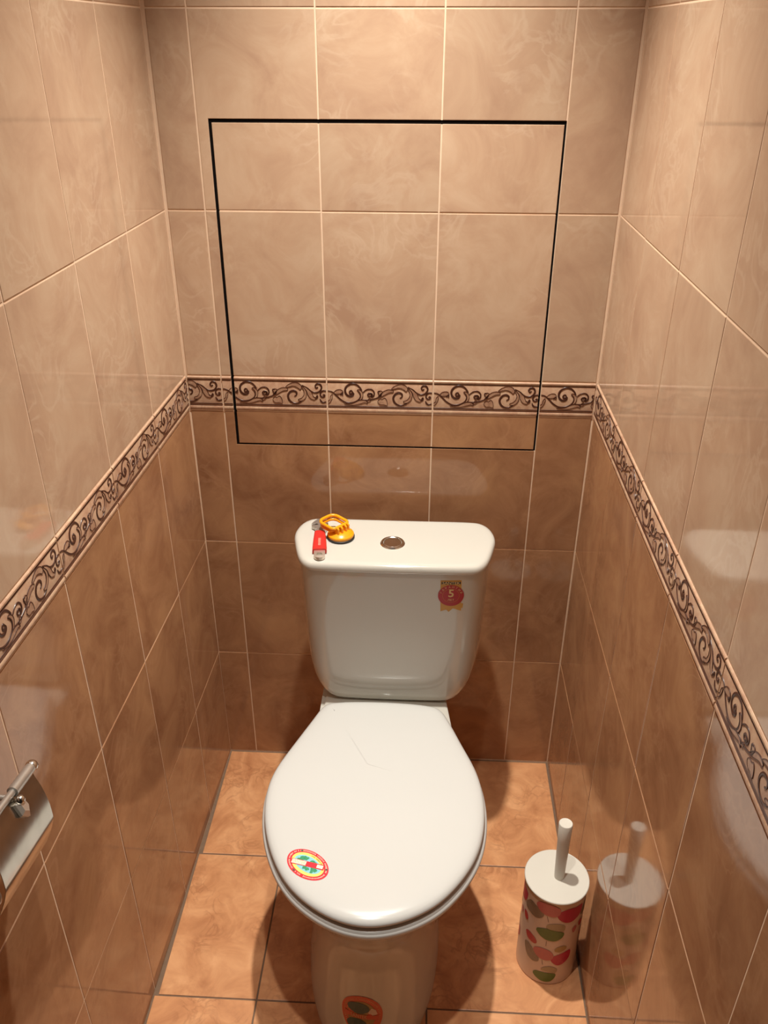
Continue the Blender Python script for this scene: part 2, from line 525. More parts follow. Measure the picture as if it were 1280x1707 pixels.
def side_wall(parent, F, first, place, key, flip):
    """first = depth of the first joint from the back corner; place(y, z) gives the world point on the wall"""
    edges = [-0.0024, first] + [first - 0.2 * k for k in range(1, 10)]
    edges = [e for e in edges if e > YF]
    if edges[-1] - YF > 0.02: edges.append(YF + 0.002)
    for ya, yb in zip(edges[:-1], edges[1:]):
        ju = J2 if ya < -0.01 else 0
        for r in range(len(ROWS) - 1):
            v0, v1 = ROWS[r], ROWS[r + 1]
            if r == BORDER_ROW:
                L = ya - yb
                if flip:   # right wall: u runs towards the room (-y)
                    org_y = yb + 0.2 if ya > -0.01 else ya     # the corner tile keeps its outer end
                    u0, u1 = org_y - ya + ju, org_y - yb - J2
                    border_piece(parent, F, place(org_y, v0), max(u0, 0.0), u1, key)
                else:      # left wall: u runs towards the back (+y)
                    u0, u1 = J2, min(0.2, L - ju)
                    border_piece(parent, F, place(yb, v0), u0, u1, key)
                continue
            h = v1 - v0
            a, c = (yb + J2, ya - ju)
            W, H = c - a, h - JOINT
            poly = rect(-W / 2, W / 2, -H / 2, H / 2)
            mat = M['tile_dark'] if r < BORDER_ROW else M['tile_light']
            me = tile_mesh(poly, F, mat, key + ('d' if r < BORDER_ROW else 'l'))
            jit = random.uniform(-0.0002, 0.0003)
            p = place((a + c) / 2, (v0 + v1) / 2)
            p.x += jit if not flip else -jit
            put_tile(parent, 'tile', me, p)
side_wall(wall_left, FR_LEFT, -0.19544, lambda y, z: Vector((xleft(y, z), y, z + DL * y)), 'L', False)
side_wall(wall_right, FR_RIGHT, -0.18994, lambda y, z: Vector((xright(y, z), y, z + DR * y)), 'R', True)

# ------------------------------------------------------------------ back wall with the opening of the access hatch
HX0, HX1, HZ0, HZ1 = 0.0190, 0.6005, 0.8168, 1.3972          # opening cut through the tiles
PX0, PX1, PZ0, PZ1 = 0.0243, 0.5968, 0.8202, 1.3914          # the hatch leaf inside it
bm = bmesh.new()
for bx in ((XL - 0.07, XR + 0.07, -0.0016, HZ0), (XL - 0.07, XR + 0.07, HZ1, CEIL), (XL - 0.07, HX0, HZ0, HZ1), (HX1, XR + 0.07, HZ0, HZ1)):
    add_box(bm, bx[0], bx[1], GR, 0.07, bx[2], bx[3])
wall_back = tag(part('wall_back', bm, M['grout']), kind='structure')
bm = bmesh.new()
add_box(bm, HX0 - 0.01, HX1 + 0.01, 0.071, 0.08, HZ0 - 0.01, HZ1 + 0.01)
part('dark_back_plate', bm, M['void'], wall_back)  # back plate coloured dark to give the recess behind the gap its shade

hatch = thing('access_hatch', ((PX0 + PX1) / 2, 0.0, PZ0), 'tile-covered access hatch in the back wall outlined by a thin black gap', 'hatch')
bm = bmesh.new()
add_box(bm, PX0 + 0.0006, PX1 - 0.0006, GR, 0.022, PZ0 + 0.0006, PZ1 - 0.0006)
part('hatch_board', bm, M['grout'], hatch)
bm = bmesh.new()
add_box(bm, PX0 + 0.0006, PX1 - 0.0006, 0.0222, 0.045, PZ0 + 0.0006, PZ1 - 0.0006)
part('hatch_backing', bm, M['board'], hatch)

bm = bmesh.new()   # added black frame filling the gap; its colour stands for the shade there
o_ = [(HX0 + .0004, HZ0 + .0004), (HX1 - .0004, HZ0 + .0004), (HX1 - .0004, HZ1 - .0004), (HX0 + .0004, HZ1 - .0004)]
i_ = [(PX0 + .0003, PZ0 + .0003), (PX1 - .0003, PZ0 + .0003), (PX1 - .0003, PZ1 - .0003), (PX0 + .0003, PZ1 - .0003)]
loft(bm, [[Vector((x, y, z)) for x, z in q] for q, y in ((i_, 0.0016), (o_, 0.0016), (o_, 0.006), (i_, 0.006), (i_, 0.0016))], False, False)
bmesh.ops.remove_doubles(bm, verts=bm.verts[:], dist=1e-6)
part('hatch_gap_fill', bm, M['gap_dark'], hatch)

cols = [XL + 0.0024, 0.0, 0.2, 0.4, 0.6, XR - 0.0030]
for ci in range(5):
    x0, x1 = cols[ci], cols[ci + 1]
    a = x0 + (J2 if ci > 0 else 0); c = x1 - (J2 if ci < 4 else 0)
    for r in range(len(ROWS) - 1):
        v0, v1 = ROWS[r], ROWS[r + 1]
        if r == BORDER_ROW:
            org = x1 - 0.2 if ci == 0 else x0
            segs = []
            if 1 <= ci <= 3:
                if ci == 1: segs.append((wall_back, a, HX0))
                segs.append((hatch, max(a, PX0), min(c, PX1)))
            else: segs.append((wall_back, a, c))
            for par, s0, s1 in segs:
                border_piece(par, FR_BACK, Vector((org, 0, v0)), s0 - org, s1 - org, 'B')
            continue
        b0, b1 = v0 + J2, v1 - J2
        mat = M['tile_dark'] if r < BORDER_ROW else M['tile_light']
        key = 'Bd' if r < BORDER_ROW else 'Bl'
        polys = []
        inside = 1 <= ci <= 3 and v1 > HZ0 and v0 < HZ1
        if not inside:
            polys.append((wall_back, rect(a, c, b0, b1)))
        else:
            polys.append((hatch, rect(max(a, PX0), min(c, PX1), max(b0, PZ0), min(b1, PZ1))))
            cutl = HX0 if ci == 1 else None
            below = b0 < HZ0 - 0.004
            above = b1 > HZ1 + 0.004
            if cutl is not None:
                if below: polys.append((wall_back, [(a, b0), (c, b0), (c, HZ0), (cutl, HZ0), (cutl, b1), (a, b1)]))
                elif above: polys.append((wall_back, [(a, b0), (cutl, b0), (cutl, HZ1), (c, HZ1), (c, b1), (a, b1)]))
                else: polys.append((wall_back, rect(a, cutl, b0, b1)))
            else:
                if below: polys.append((wall_back, rect(a, c, b0, HZ0)))
                if above: polys.append((wall_back, rect(a, c, HZ1, b1)))
        for par, poly in polys:
            pc, cu, cv = centred(poly)
            put_tile(par, 'tile', tile_mesh(pc, FR_BACK, mat, key), (cu, random.uniform(-0.0002, 0.0002), cv))

# ------------------------------------------------------------------ door wall behind the camera
bm = bmesh.new()
for bx in ((XL - 0.16, -0.045, 0, CEIL), (0.670, XR + 0.10, 0, CEIL), (-0.045, 0.670, 2.05, CEIL)):
    add_box(bm, bx[0], bx[1], YF - 0.08, YF, bx[2], bx[3])
wall_front = tag(part('wall_front', bm, M['tile_light']), kind='structure')
DX0, DX1 = -0.125, -0.088        # the door stands open into the dark corridor
bm = bmesh.new(); add_box(bm, DX0, DX1, YF - 0.72, YF - 0.085, 0.008, 2.016)
door = tag(part('door_1', bm, M['door']), kind='structure')
for z0, z1 in ((0.18, 0.92), (1.06, 1.86)):
    bm = bmesh.new()
    loft(bm, [[Vector((x, YF - 0.085 - y, z)) for y, z in ((0.10 + i, z0 + i), (0.53 - i, z0 + i), (0.53 - i, z1 - i), (0.10 + i, z1 - i))] for i, x in ((0, DX1 + 0.0005), (0.02, DX1 + 0.012))])
    part('door_panel', bm, M['door'], door)
bm = bmesh.new()
hy = YF - 0.66
lathe(bm, [(0.024, 0), (0.024, 0.005), (0.008, 0.008), (0.008, 0.035)], (DX1, hy, 1.0), 20, axis=(1, 0, 0))
tube(bm, [(DX1 + 0.038, hy, 1.0), (DX1 + 0.040, hy + 0.035, 1.0), (DX1 + 0.040, hy + 0.105, 0.997)], 0.008, 10)
part('door_handle', bm, M['chrome'], door, smooth=40)

# ------------------------------------------------------------------ ceiling downlights
for i, (lx, ly, pw, cone, edge) in enumerate(LAMPS):
    lab = ['recessed ceiling downlight nearest the back wall above the cistern', 'recessed ceiling downlight in the middle of the ceiling'][i]
    t = thing('ceiling_downlight', (lx, ly, CEIL), lab, 'lamp', 'ceiling downlights')
    bm = bmesh.new()
    lathe(bm, [(0.028, 0.0), (0.028, -0.004), (0.034, -0.006), (0.041, -0.004), (0.042, 0.0)], (lx, ly, CEIL), 32, False, False)
    part('trim_ring', bm, M['chrome'], t, smooth=40)
    bm = bmesh.new()
    lathe(bm, [(0.0005, -0.0012), (0.028, -0.0012), (0.028, 0.0)], (lx, ly, CEIL), 32, True, False)
    part('lamp_glass', bm, M['glow'], t)
    ld = bpy.data.lights.new('downlight_spot', 'SPOT')
    ld.energy = pw
    ld.color = LAMP_COLOR
    ld.spot_size = math.radians(cone)
    ld.spot_blend = edge
    ld.shadow_soft_size = 0.022
    lo = bpy.data.objects.new('downlight_spot', ld)
    lo.location = (0, 0, -0.012)
    link(lo, t)

# ------------------------------------------------------------------ toilet
CX = 0.317
toilet = thing('toilet', (CX, -0.40, 0.0), 'white ceramic close-coupled toilet with closed lid standing on the peach floor tiles', 'toilet')

LID = [(0.2057, -0.2500), (0.2330, -0.2405), (0.2700, -0.2368), (0.3170, -0.2355), (0.3640, -0.2368), (0.4010, -0.2405), (0.4300, -0.2500), (0.4478, -0.2850), (0.4700, -0.3441),
       (0.4905, -0.3975), (0.5010, -0.4468), (0.5030, -0.5000), (0.4950, -0.5555), (0.4767, -0.6030), (0.4506, -0.6430), (0.4177, -0.6770), (0.3720, -0.7030), (0.3200, -0.7145),
       (0.2680, -0.7040), (0.2190, -0.6750), (0.1820, -0.6360), (0.1530, -0.5810), (0.1357, -0.5219), (0.1309, -0.4662), (0.1390, -0.4150), (0.1640, -0.3500), (0.1890, -0.2880)]
LIDO = [p.to_2d() for p in catmull([(a, b_, 0) for a, b_ in LID], 5, closed=True)]
def smooth_loop(P, n=2):
    for _ in range(n):
        P = [(P[i - 1] + P[i] * 2 + P[(i + 1) % len(P)]) / 4 for i in range(len(P))]
    return P
LIDO = smooth_loop(LIDO, 3)
def offset_loop(P, d):
    """move each point of a clockwise/ccw loop inwards by d"""
    n = len(P)
    area = sum(P[i - 1].x * P[i].y - P[i].x * P[i - 1].y for i in range(n))
    s = 1 if area > 0 else -1
    out = []
    for i in range(n):
        t = (P[(i + 1) % n] - P[i - 1]).normalized()
        out.append(P[i] + Vector((-t.y, t.x)) * s * d)
    return out
def plate(bm, P, levels):
    """levels: (inset, z)"""
    c = sum(P, Vector((0, 0))) / len(P)
    rings = []
    for d, z in levels:
        if d <= 0.03:
            q = offset_loop(P, d)
        else:
            k = 1 - d
            base = offset_loop(P, 0.03)
            q = [c + (p - c) * k for p in base]
        rings.append([Vector((p.x, p.y, z)) for p in q])
    loft(bm, rings)

# bowl and pedestal
def egg(cx, hw, yb, ymid, yf, n=64, nb=2.6, nf=2.2):
    out = []
    for i in range(n):
        a = 2 * PI * i / n
        c, s = math.cos(a), math.sin(a)
        if s >= 0:
            x = hw * math.copysign(abs(c) ** (2 / nb), c); y = ymid + (yb - ymid) * abs(s) ** (2 / nb)
        else:
            x = hw * math.copysign(abs(c) ** (2 / nf), c); y = ymid + (yf - ymid) * abs(s) ** (2 / nf)
        out.append((cx + x, y))
    return out
def rim(hwscale, din, z):
    P = offset_loop(LIDO, din)
    return P
bm = bmesh.new()
secs = [  # z, hw, yback, ymid, yfront, nb, nf
    (0.000, 0.122, -0.20, -0.45, -0.700, 4.0, 2.2),
    (0.012, 0.122, -0.20, -0.45, -0.700, 4.0, 2.2),
    (0.030, 0.118, -0.20, -0.45, -0.692, 4.0, 2.2),
    (0.080, 0.111, -0.19, -0.45, -0.668, 4.0, 2.2),
    (0.150, 0.107, -0.17, -0.45, -0.650, 4.0, 2.2),
    (0.210, 0.110, -0.14, -0.45, -0.648, 4.0, 2.2),
    (0.260, 0.124, -0.11, -0.45, -0.664, 3.6, 2.2),
    (0.300, 0.148, -0.09, -0.45, -0.686, 3.2, 2.15),
    (0.325, 0.166, -0.085, -0.46, -0.700, 3.0, 2.1),
    (0.338, 0.174, -0.085, -0.46, -0.705, 2.8, 2.1),
    (0.3425, 0.172, -0.087, -0.46, -0.703, 2.8, 2.1),
    (0.3432, 0.160, -0.095, -0.46, -0.690, 2.8, 2.1)]
rings = []
for z, hw, yb, ym, yf, nb, nf in secs:
    pts = egg(CX, hw, yb, ym, yf, 72, nb, nf)
    if z > 0.2:
        # behind the seat the rim narrows to the cistern shelf
        q = []
        for x, y in pts:
            if y > -0.46:
                t = min(1.0, (y + 0.46) / 0.20)
                t = t * t * (3 - 2 * t)
                lim = hw + (min(hw, 0.124) - hw) * t
                x = CX + max(-lim, min(lim, x - CX))
            q.append((x, y))
        pts = q
    rings.append([Vector((x, y, z)) for x, y in pts])
loft(bm, rings)
bowl = part('bowl', bm, M['ceramic'], toilet, smooth=50)

# shelf under the cistern
bm = bmesh.new()
sh = [(0.200, -0.285), (0.2015, -0.20), (0.2035, -0.10), (0.217, -0.080), (0.430, -0.080), (0.4435, -0.10), (0.4450, -0.20), (0.4560, -0.285)]
loft(bm, [[Vector((x, y, z)) for x, y in sh] for z in (0.32, 0.3475)] + [[Vector((CX + 0.008 + (x - CX - 0.008) * .97, y * .985 - 0.002, 0.3495)) for x, y in sh]])
part('cistern_shelf', bm, M['ceramic'], toilet, smooth=40)

# seat ring
bm = bmesh.new()
plate(bm, LIDO, [(0.012, 0.3436), (0.002, 0.3446), (-0.0040, 0.3490), (-0.0055, 0.3540), (-0.0045, 0.3595), (0.000, 0.3630), (0.010, 0.3645)])
seat = part('seat', bm, M['plastic_lid'], toilet, smooth=60)
# lid
bm = bmesh.new()
plate(bm, LIDO, [(0.014, 0.3690), (0.004, 0.3696), (0.0008, 0.3710), (-0.0005, 0.3735), (0.0002, 0.3770), (0.0022, 0.3800), (0.0060, 0.3825), (0.0120, 0.3842), (0.0200, 0.3852), (0.03, 0.3857),
                (0.12, 0.3861), (0.4, 0.3865), (0.75, 0.3866)])
seat_lid = part('seat_lid', bm, M['plastic_lid'], toilet, smooth=60)
LIDTOP = 0.3866
for hx in (0.255, 0.385):
    bm = bmesh.new()
    lathe(bm, [(0.0105, 0), (0.0105, 0.021), (0.009, 0.0235), (0.004, 0.0245)], (hx, -0.2560, 0.3440), 20)
    part('hinge', bm, M['plastic_lid'], toilet, smooth=40)

# cistern
TCX = 0.3345
TR = [(0.0, -0.0570), (0.08, -0.0565), (0.150, -0.0570), (0.171, -0.0640), (0.1835, -0.0810), (0.1900, -0.1050), (0.1905, -0.1250), (0.1865, -0.1470), (0.1780, -0.1820), (0.1690, -0.2060), (0.1560, -0.2215), (0.1360, -0.2275), (0.08, -0.2295), (0.0, -0.2300)]
TL = TR + [(-x, y) for x, y in TR[-2:0:-1]]
TANKO = smooth_loop([p.to_2d() for p in catmull([(x, y, 0) for x, y in TL], 5, closed=True)], 2)
YB, YFR = -0.0570, -0.2300
def tank_ring(hw, yb, yf, z, cx=TCX):
    return [Vector((cx + p.x * hw / 0.1905, yf + (p.y - YFR) / (YB - YFR) * (yb - yf), z)) for p in TANKO]
bm = bmesh.new()
prof = [(0.100, -0.085, -0.185, 0.3500), (0.128, -0.080, -0.196, 0.3515), (0.141, -0.078, -0.2010, 0.3560), (0.1500, -0.076, -0.2045, 0.3640), (0.1580, -0.074, -0.2075, 0.3760), (0.1645, -0.072, -0.2105, 0.3920),
        (0.1690, -0.071, -0.2135, 0.4100), (0.1725, -0.070, -0.2160, 0.4350), (0.1748, -0.068, -0.2180, 0.4700), (0.1770, -0.066, -0.2200, 0.5200), (0.1800, -0.063, -0.2225, 0.5900), (0.1822, -0.062, -0.2240, 0.6500), (0.1830, -0.061, -0.2245, 0.6705), (0.1800, -0.063, -0.2215, 0.6712), (0.1795, -0.063, -0.2212, 0.6732)]
loft(bm, [tank_ring(*p) for p in prof])
cistern = part('cistern', bm, M['ceramic'], toilet, smooth=50)
bm = bmesh.new()
prof = [(0.1840, -0.060, -0.2250, 0.6730), (0.1885, -0.058, -0.2285, 0.6734), (0.1903, -0.0572, -0.2298, 0.6750), (0.1905, -0.0570, -0.2300, 0.6785), (0.1902, -0.0573, -0.2297, 0.6825), (0.1888, -0.0585, -0.2283, 0.6860),
        (0.1862, -0.0610, -0.2257, 0.6884), (0.1820, -0.0650, -0.2215, 0.6897), (0.1760, -0.0710, -0.2155, 0.6898), (0.1660, -0.0810, -0.2055, 0.6894), (0.08, -0.12, -0.18, 0.6894)]
loft(bm, [tank_ring(*p) for p in prof])
tank_lid = part('cistern_lid', bm, M['ceramic'], toilet, smooth=50)
LIDZ = 0.6894
BX, BY = 0.3320, -0.1490
bm = bmesh.new()
lathe(bm, [(0.0172, 0.0), (0.0172, 0.0022), (0.0185, 0.0030), (0.0215, 0.0026), (0.0232, 0.0006), (0.0232, -0.0015)], (BX, BY, LIDZ), 40, False, False)
part('button_ring', bm, M['chrome'], tank_lid, smooth=35)
bm = bmesh.new()
lathe(bm, [(0.0166, -0.001), (0.0166, 0.0016), (0.0160, 0.0022), (0.0100, 0.0019), (0.0010, 0.0018)], (BX, BY, LIDZ), 40)
part('flush_button', bm, M['chrome'], tank_lid, smooth=35)
# fixing bolt beside the bowl foot
bm = bmesh.new()
lathe(bm, [(0.009, 0), (0.009, 0.004), (0.006, 0.009), (0.001, 0.011)], (CX + 0.150, -0.305, 0.0), 18)
# (kept with the toilet: a white capped screw with its lug)
add_box(bm, CX + 0.095, CX + 0.152, -0.314, -0.296, 0.0, 0.006)
part('foot_bolt', bm, M['ceramic'], toilet, smooth=40)

# ------------------------------------------------------------------ stickers, projected on the surface that carries them
def bvh_of(o):
    me = o.data
    base = wloc(o)
    return BVHTree.FromPolygons([v.co + base for v in me.vertices], [p.vertices[:] for p in me.polygons])
def flat_bm(poly, cuts=0):
    bm = bmesh.new()
    f = bm.faces.new([bm.verts.new((p[0], p[1], 0)) for p in poly])
    if cuts:
        bmesh.ops.triangulate(bm, faces=bm.faces[:])
        for _ in range(cuts):
            bmesh.ops.subdivide_edges(bm, edges=bm.edges[:], cuts=1, use_grid_fill=True)
            bmesh.ops.triangulate(bm, faces=bm.faces[:])
    return bm
def ring_bm(outer, inner):
    bm = bmesh.new()
    loft(bm, [[(p[0], p[1], 0) for p in outer], [(p[0], p[1], 0) for p in inner]], False, False)
    return bm
def ell(cx, cy, a, b_, rot=0.0, n=48, t0=0, t1=2 * PI):
    out = []
    full = abs(t1 - t0 - 2 * PI) < 1e-6
    for i in range(n if full else n + 1):
        t = t0 + (t1 - t0) * i / n
        x, y = a * math.cos(t), b_ * math.sin(t)
        out.append((cx + x * math.cos(rot) - y * math.sin(rot), cy + x * math.sin(rot) + y * math.cos(rot)))
    return out
def text_bm(s, size, cx, cy, rot=0.0, sx=1.0, bold=0.0):
    cu = bpy.data.curves.new('lettering', 'FONT')
    cu.body = s; cu.size = size; cu.align_x = 'CENTER'; cu.align_y = 'CENTER'; cu.resolution_u = 2
    cu.offset = bold
    o = bpy.data.objects.new('lettering', cu)
    COL.objects.link(o)
    dg = bpy.context.evaluated_depsgraph_get()
    me = bpy.data.meshes.new_from_object(o.evaluated_get(dg))
    bpy.data.objects.remove(o); bpy.data.curves.remove(cu)
    bm = bmesh.new(); bm.from_mesh(me); bpy.data.meshes.remove(me)
    c, s_ = math.cos(rot), math.sin(rot)
    for v in bm.verts:
        x, y = v.co.x * sx, v.co.y
        v.co = Vector((cx + x * c - y * s_, cy + x * s_ + y * c, 0))
    return bm
def stick(name, bm, mat, parent, tree, mode, off, thick=0.00012):
    """mode 'front': (x, z) cast towards +y; 'top': (x, y) cast down"""
    for v in bm.verts:
        a, b_ = v.co.x, v.co.y
        if mode == 'front':
            h = tree.ray_cast(Vector((a, -1.2, b_)), Vector((0, 1, 0)))
        else:
            h = tree.ray_cast(Vector((a, b_, 1.2)), Vector((0, 0, -1)))
        p, n = h[0], h[1]
        if p is None:
            p, n = Vector((a, -0.23, b_)), Vector((0, -1, 0))
        if n.dot(Vector((0, -1, 0)) if mode == 'front' else Vector((0, 0, 1))) < 0: n = -n
        v.co = p + n * off
    base = wloc(parent)
    bmesh.ops.translate(bm, verts=bm.verts[:], vec=-base)
    me = finish(bm, name, mat)
    o = bpy.data.objects.new(name, me)
    # make sure faces look outwards
    want = Vector((0, -1, 0)) if mode == 'front' else Vector((0, 0, 1))
    if len(me.polygons) and sum(p.normal.dot(want) * p.area for p in me.polygons) < 0:
        me.flip_normals()
    link(o, parent)
    return o

def arc_text(chars, cx, cy, rx, ry, rot, t_start, t_end, size, sx=1.0):
    """letters set along an ellipse from angle t_start to t_end, upright outwards"""
    bm = bmesh.new()
    n = len(chars)
    for i, ch in enumerate(chars):
        if ch == ' ': continue
        t = t_start + (t_end - t_start) * i / max(1, n - 1)
        x, y = rx * math.cos(t), ry * math.sin(t)
        px, py = cx + x * math.cos(rot) - y * math.sin(rot), cy + x * math.sin(rot) + y * math.cos(rot)
        tx, ty = -rx * math.sin(t), ry * math.cos(t)
        ang = math.atan2(ty, tx) + rot + (PI if t_end < t_start else 0)
        tb = text_bm(ch, size, px, py, ang, sx)
        me = bpy.data.meshes.new('tmp'); tb.to_mesh(me); tb.free()
        bm.from_mesh(me); bpy.data.meshes.remove(me)
    return bm
def dashes_bm(cx, cy, rx, ry, rot, t0, t1, n, ln, wd):
    bm = bmesh.new()
    rnd = random.Random(3)
    for i in range(n):
        t = t0 + (t1 - t0) * (i + .5) / n
        if rnd.random() < 0.14: continue
        x, y = rx * math.cos(t), ry * math.sin(t)
        px, py = cx + x * math.cos(rot) - y * math.sin(rot), cy + x * math.sin(rot) + y * math.cos(rot)
        ang = math.atan2(ry * math.cos(t), -rx * math.sin(t)) + rot
        c, s = math.cos(ang), math.sin(ang)
        l = ln * rnd.uniform(.6, 1.15)
        vs = [bm.verts.new((px + a * c - b_ * s, py + a * s + b_ * c, 0)) for a, b_ in ((-wd, -l), (wd, -l), (wd, l), (-wd, l))]
        bm.faces.new(vs)
    return bm

# cistern sticker
tt = bvh_of(cistern)
rib = stick('warranty_sticker', flat_bm([(0.4217, 0.6592), (0.4596, 0.6602), (0.4615, 0.5918), (0.4466, 0.5972), (0.4430, 0.5935), (0.4388, 0.5891), (0.4341, 0.5944), (0.4238, 0.5903)], 1), M['gold'], toilet, tt, 'front', 0.0005)
tag(rib, label='gold ribbon sticker with a red medal reading 5')
stick('ribbon_tail', flat_bm([(0.4612, 0.6085), (0.4648, 0.6085), (0.4640, 0.5975), (0.4614, 0.5985)], 1), M['gold'], rib, tt, 'front', 0.0004)
stick('title_bar', flat_bm([(0.4238, 0.6564), (0.4582, 0.6570), (0.4583, 0.6512), (0.4238, 0.6508)], 1), M['st_black'], rib, tt, 'front', 0.0008)
stick('lettering', text_bm('SANTEK', 0.0078, 0.4411, 0.6538, 0.012, 1.12, 0.00012), M['st_pale'], rib, tt, 'front', 0.0011)
stick('medal', flat_bm(ell(0.4417, 0.6262, 0.0236, 0.0232), 2), M['st_red'], rib, tt, 'front', 0.0009)
stick('medal_rim', ring_bm(ell(0.4417, 0.6262, 0.0154, 0.0151), ell(0.4417, 0.6262, 0.0150, 0.0147)), M['gold'], rib, tt, 'front', 0.0012)
stick('lettering', arc_text('ГАРАНТИЯ', 0.4417, 0.6262, 0.0192, 0.0189, 0, PI * 0.88, PI * 0.12, 0.0062), M['st_pale'], rib, tt, 'front', 0.0012)
stick('lettering', text_bm('5', 0.0235, 0.4420, 0.6306, 0, 0.98, 0.0005), M['st_pale'], rib, tt, 'front', 0.0012)
stick('lettering', text_bm('ЛЕТ', 0.0056, 0.4420, 0.6166, 0, 1.1, 0.00005), M['st_pale'], rib, tt, 'front', 0.0012)

# seat lid sticker
tl = bvh_of(seat_lid)
LX, LY, LA, LB, LR = 0.2215, -0.6203, 0.0370, 0.0238, math.radians(-32)
s0 = stick('round_label', flat_bm(ell(LX, LY, LA, LB, LR), 1), M['ring_red'], toilet, tl, 'top', 0.0004)
tag(s0, label='red and yellow oval label with green plants')
stick('label_field', flat_bm(ell(LX, LY, LA * .79, LB * .76, LR), 1), M['lab_yellow'], s0, tl, 'top', 0.0006)
stick('label_centre', flat_bm(ell(LX, LY, LA * .66, LB * .55, LR), 1), M['lab_cyan'], s0, tl, 'top', 0.0008)
rnd = random.Random(11)
bm = bmesh.new()
for gx, gy, gr in ((-0.009, 0.0105, 0.0062), (-0.004, 0.0102, 0.0055), (-0.0145, 0.0085, 0.004), (0.0060, 0.0040, 0.0042), (0.0095, 0.0025, 0.0045), (-0.0045, -0.0060, 0.0045), (0.0, -0.0085, 0.004), (0.0095, -0.0090, 0.0055), (0.0130, -0.0115, 0.004), (0.0075, -0.0140, 0.003)):
    k = 11
    ph = rnd.uniform(0, 6)
    pts = []
    for i in range(k):
        t = 2 * PI * i / k
        r_ = gr * rnd.uniform(0.65, 1.1)
        pts.append(bm.verts.new((LX + gx + r_ * math.cos(t), LY + gy + r_ * .8 * math.sin(t), 0)))
    bm.faces.new(pts)
stick('printed_plants', bm, M['lab_green'], s0, tl, 'top', 0.0010)
BA = math.radians(-13)
def brect(u0, u1, h):
    c, s = math.cos(BA), math.sin(BA)
    return [(LX + u * c - v * s, LY + u * s + v * c) for u, v in ((u0, -h), (u1, -h), (u1, h), (u0, h))]
stick('banner_edge', flat_bm(brect(-0.0275, 0.0272, 0.0046), 2), M['ring_red'], s0, tl, 'top', 0.0012)
stick('banner', flat_bm(brect(-0.0262, -0.0028, 0.0036), 2), M['lab_white'], s0, tl, 'top', 0.0014)
stick('banner_end', flat_bm(brect(0.0150, 0.0250, 0.0030), 2), M['lab_white'], s0, tl, 'top', 0.0014)
c_, s_ = math.cos(BA), math.sin(BA)
stick('lettering', text_bm('SANTEK', 0.0066, LX - 0.0146 * c_, LY - 0.0146 * s_, BA, 0.92), M['lab_text'], s0, tl, 'top', 0.0016)
stick('ring_print', dashes_bm(LX, LY, LA * .895, LB * .88, LR, 0.15, 2 * PI, 90, 0.0012, 0.00035), M['lab_white'], s0, tl, 'top', 0.0007, ).__setitem__('kind', 'stuff')
stick('field_print', dashes_bm(LX, LY, LA * .735, LB * .66, LR, 0.35, 1.75, 26, 0.0009, 0.0003), M['st_black'], s0, tl, 'top', 0.0009).__setitem__('kind', 'stuff')
for t in (0.42, 2.35, 4.35):
    bm = bmesh.new()
    x, y = LA * .895 * math.cos(t), LB * .88 * math.sin(t)
    q = ell(LX + x * math.cos(LR) - y * math.sin(LR), LY + x * math.sin(LR) + y * math.cos(LR), 0.0018, 0.0018, 0, 10)
    bm.faces.new([bm.verts.new((a, b_, 0)) for a, b_ in q])
    stick('ring_dot', bm, M['dkgreen'], s0, tl, 'top', 0.0008)

# pedestal sticker
tb = bvh_of(bowl)
OX, OZ, OR = 0.3065, 0.0790, 0.0345
notch = ell(OX, OZ, OR, OR, 0, 60, PI / 2 + 0.10, PI / 2 + 2 * PI - 0.10) + [(OX - 0.001, OZ + OR * .78)]
s1 = stick('round_label', flat_bm(notch, 2), M['orange'], toilet, tb, 'front', 0.0006)
tag(s1, label='worn orange round label with dark green centre')
stick('label_field', flat_bm(ell(OX - 0.001, OZ, OR * .70, OR * .70), 2), M['p_tan'], s1, tb, 'front', 0.0009)
stick('label_centre', flat_bm(ell(OX - 0.006, OZ + 0.011, 0.0185, 0.0105), 2), M['dkgreen'], s1, tb, 'front', 0.0012)
stick('label_centre', flat_bm(ell(OX - 0.008, OZ - 0.017, 0.0170, 0.0090), 2), M['dkgreen'], s1, tb, 'front', 0.0012)
stick('torn_patch', flat_bm([(OX + 0.010, OZ + 0.004), (OX + 0.016, OZ + 0.013), (OX + 0.023, OZ + 0.010), (OX + 0.026, OZ + 0.001), (OX + 0.017, OZ - 0.001)], 1), M['cup_white'], s1, tb, 'front', 0.0011)
stick('banner', flat_bm(rect(OX - 0.029, OX + 0.029, OZ - 0.0068, OZ - 0.0005), 3), M['orange'], s1, tb, 'front', 0.0014)
stick('lettering', text_bm('SANTEK', 0.0075, OX - 0.005, OZ - 0.0036, 0, 1.0), M['st_pale'], s1, tb, 'front', 0.0018)
stick('ring_print', dashes_bm(OX, OZ, OR * .85, OR * .85, 0, -PI / 2, PI * 1.5, 64, 0.0011, 0.0004), M['st_pale'], s1, tb, 'front', 0.0009).__setitem__('kind', 'stuff')

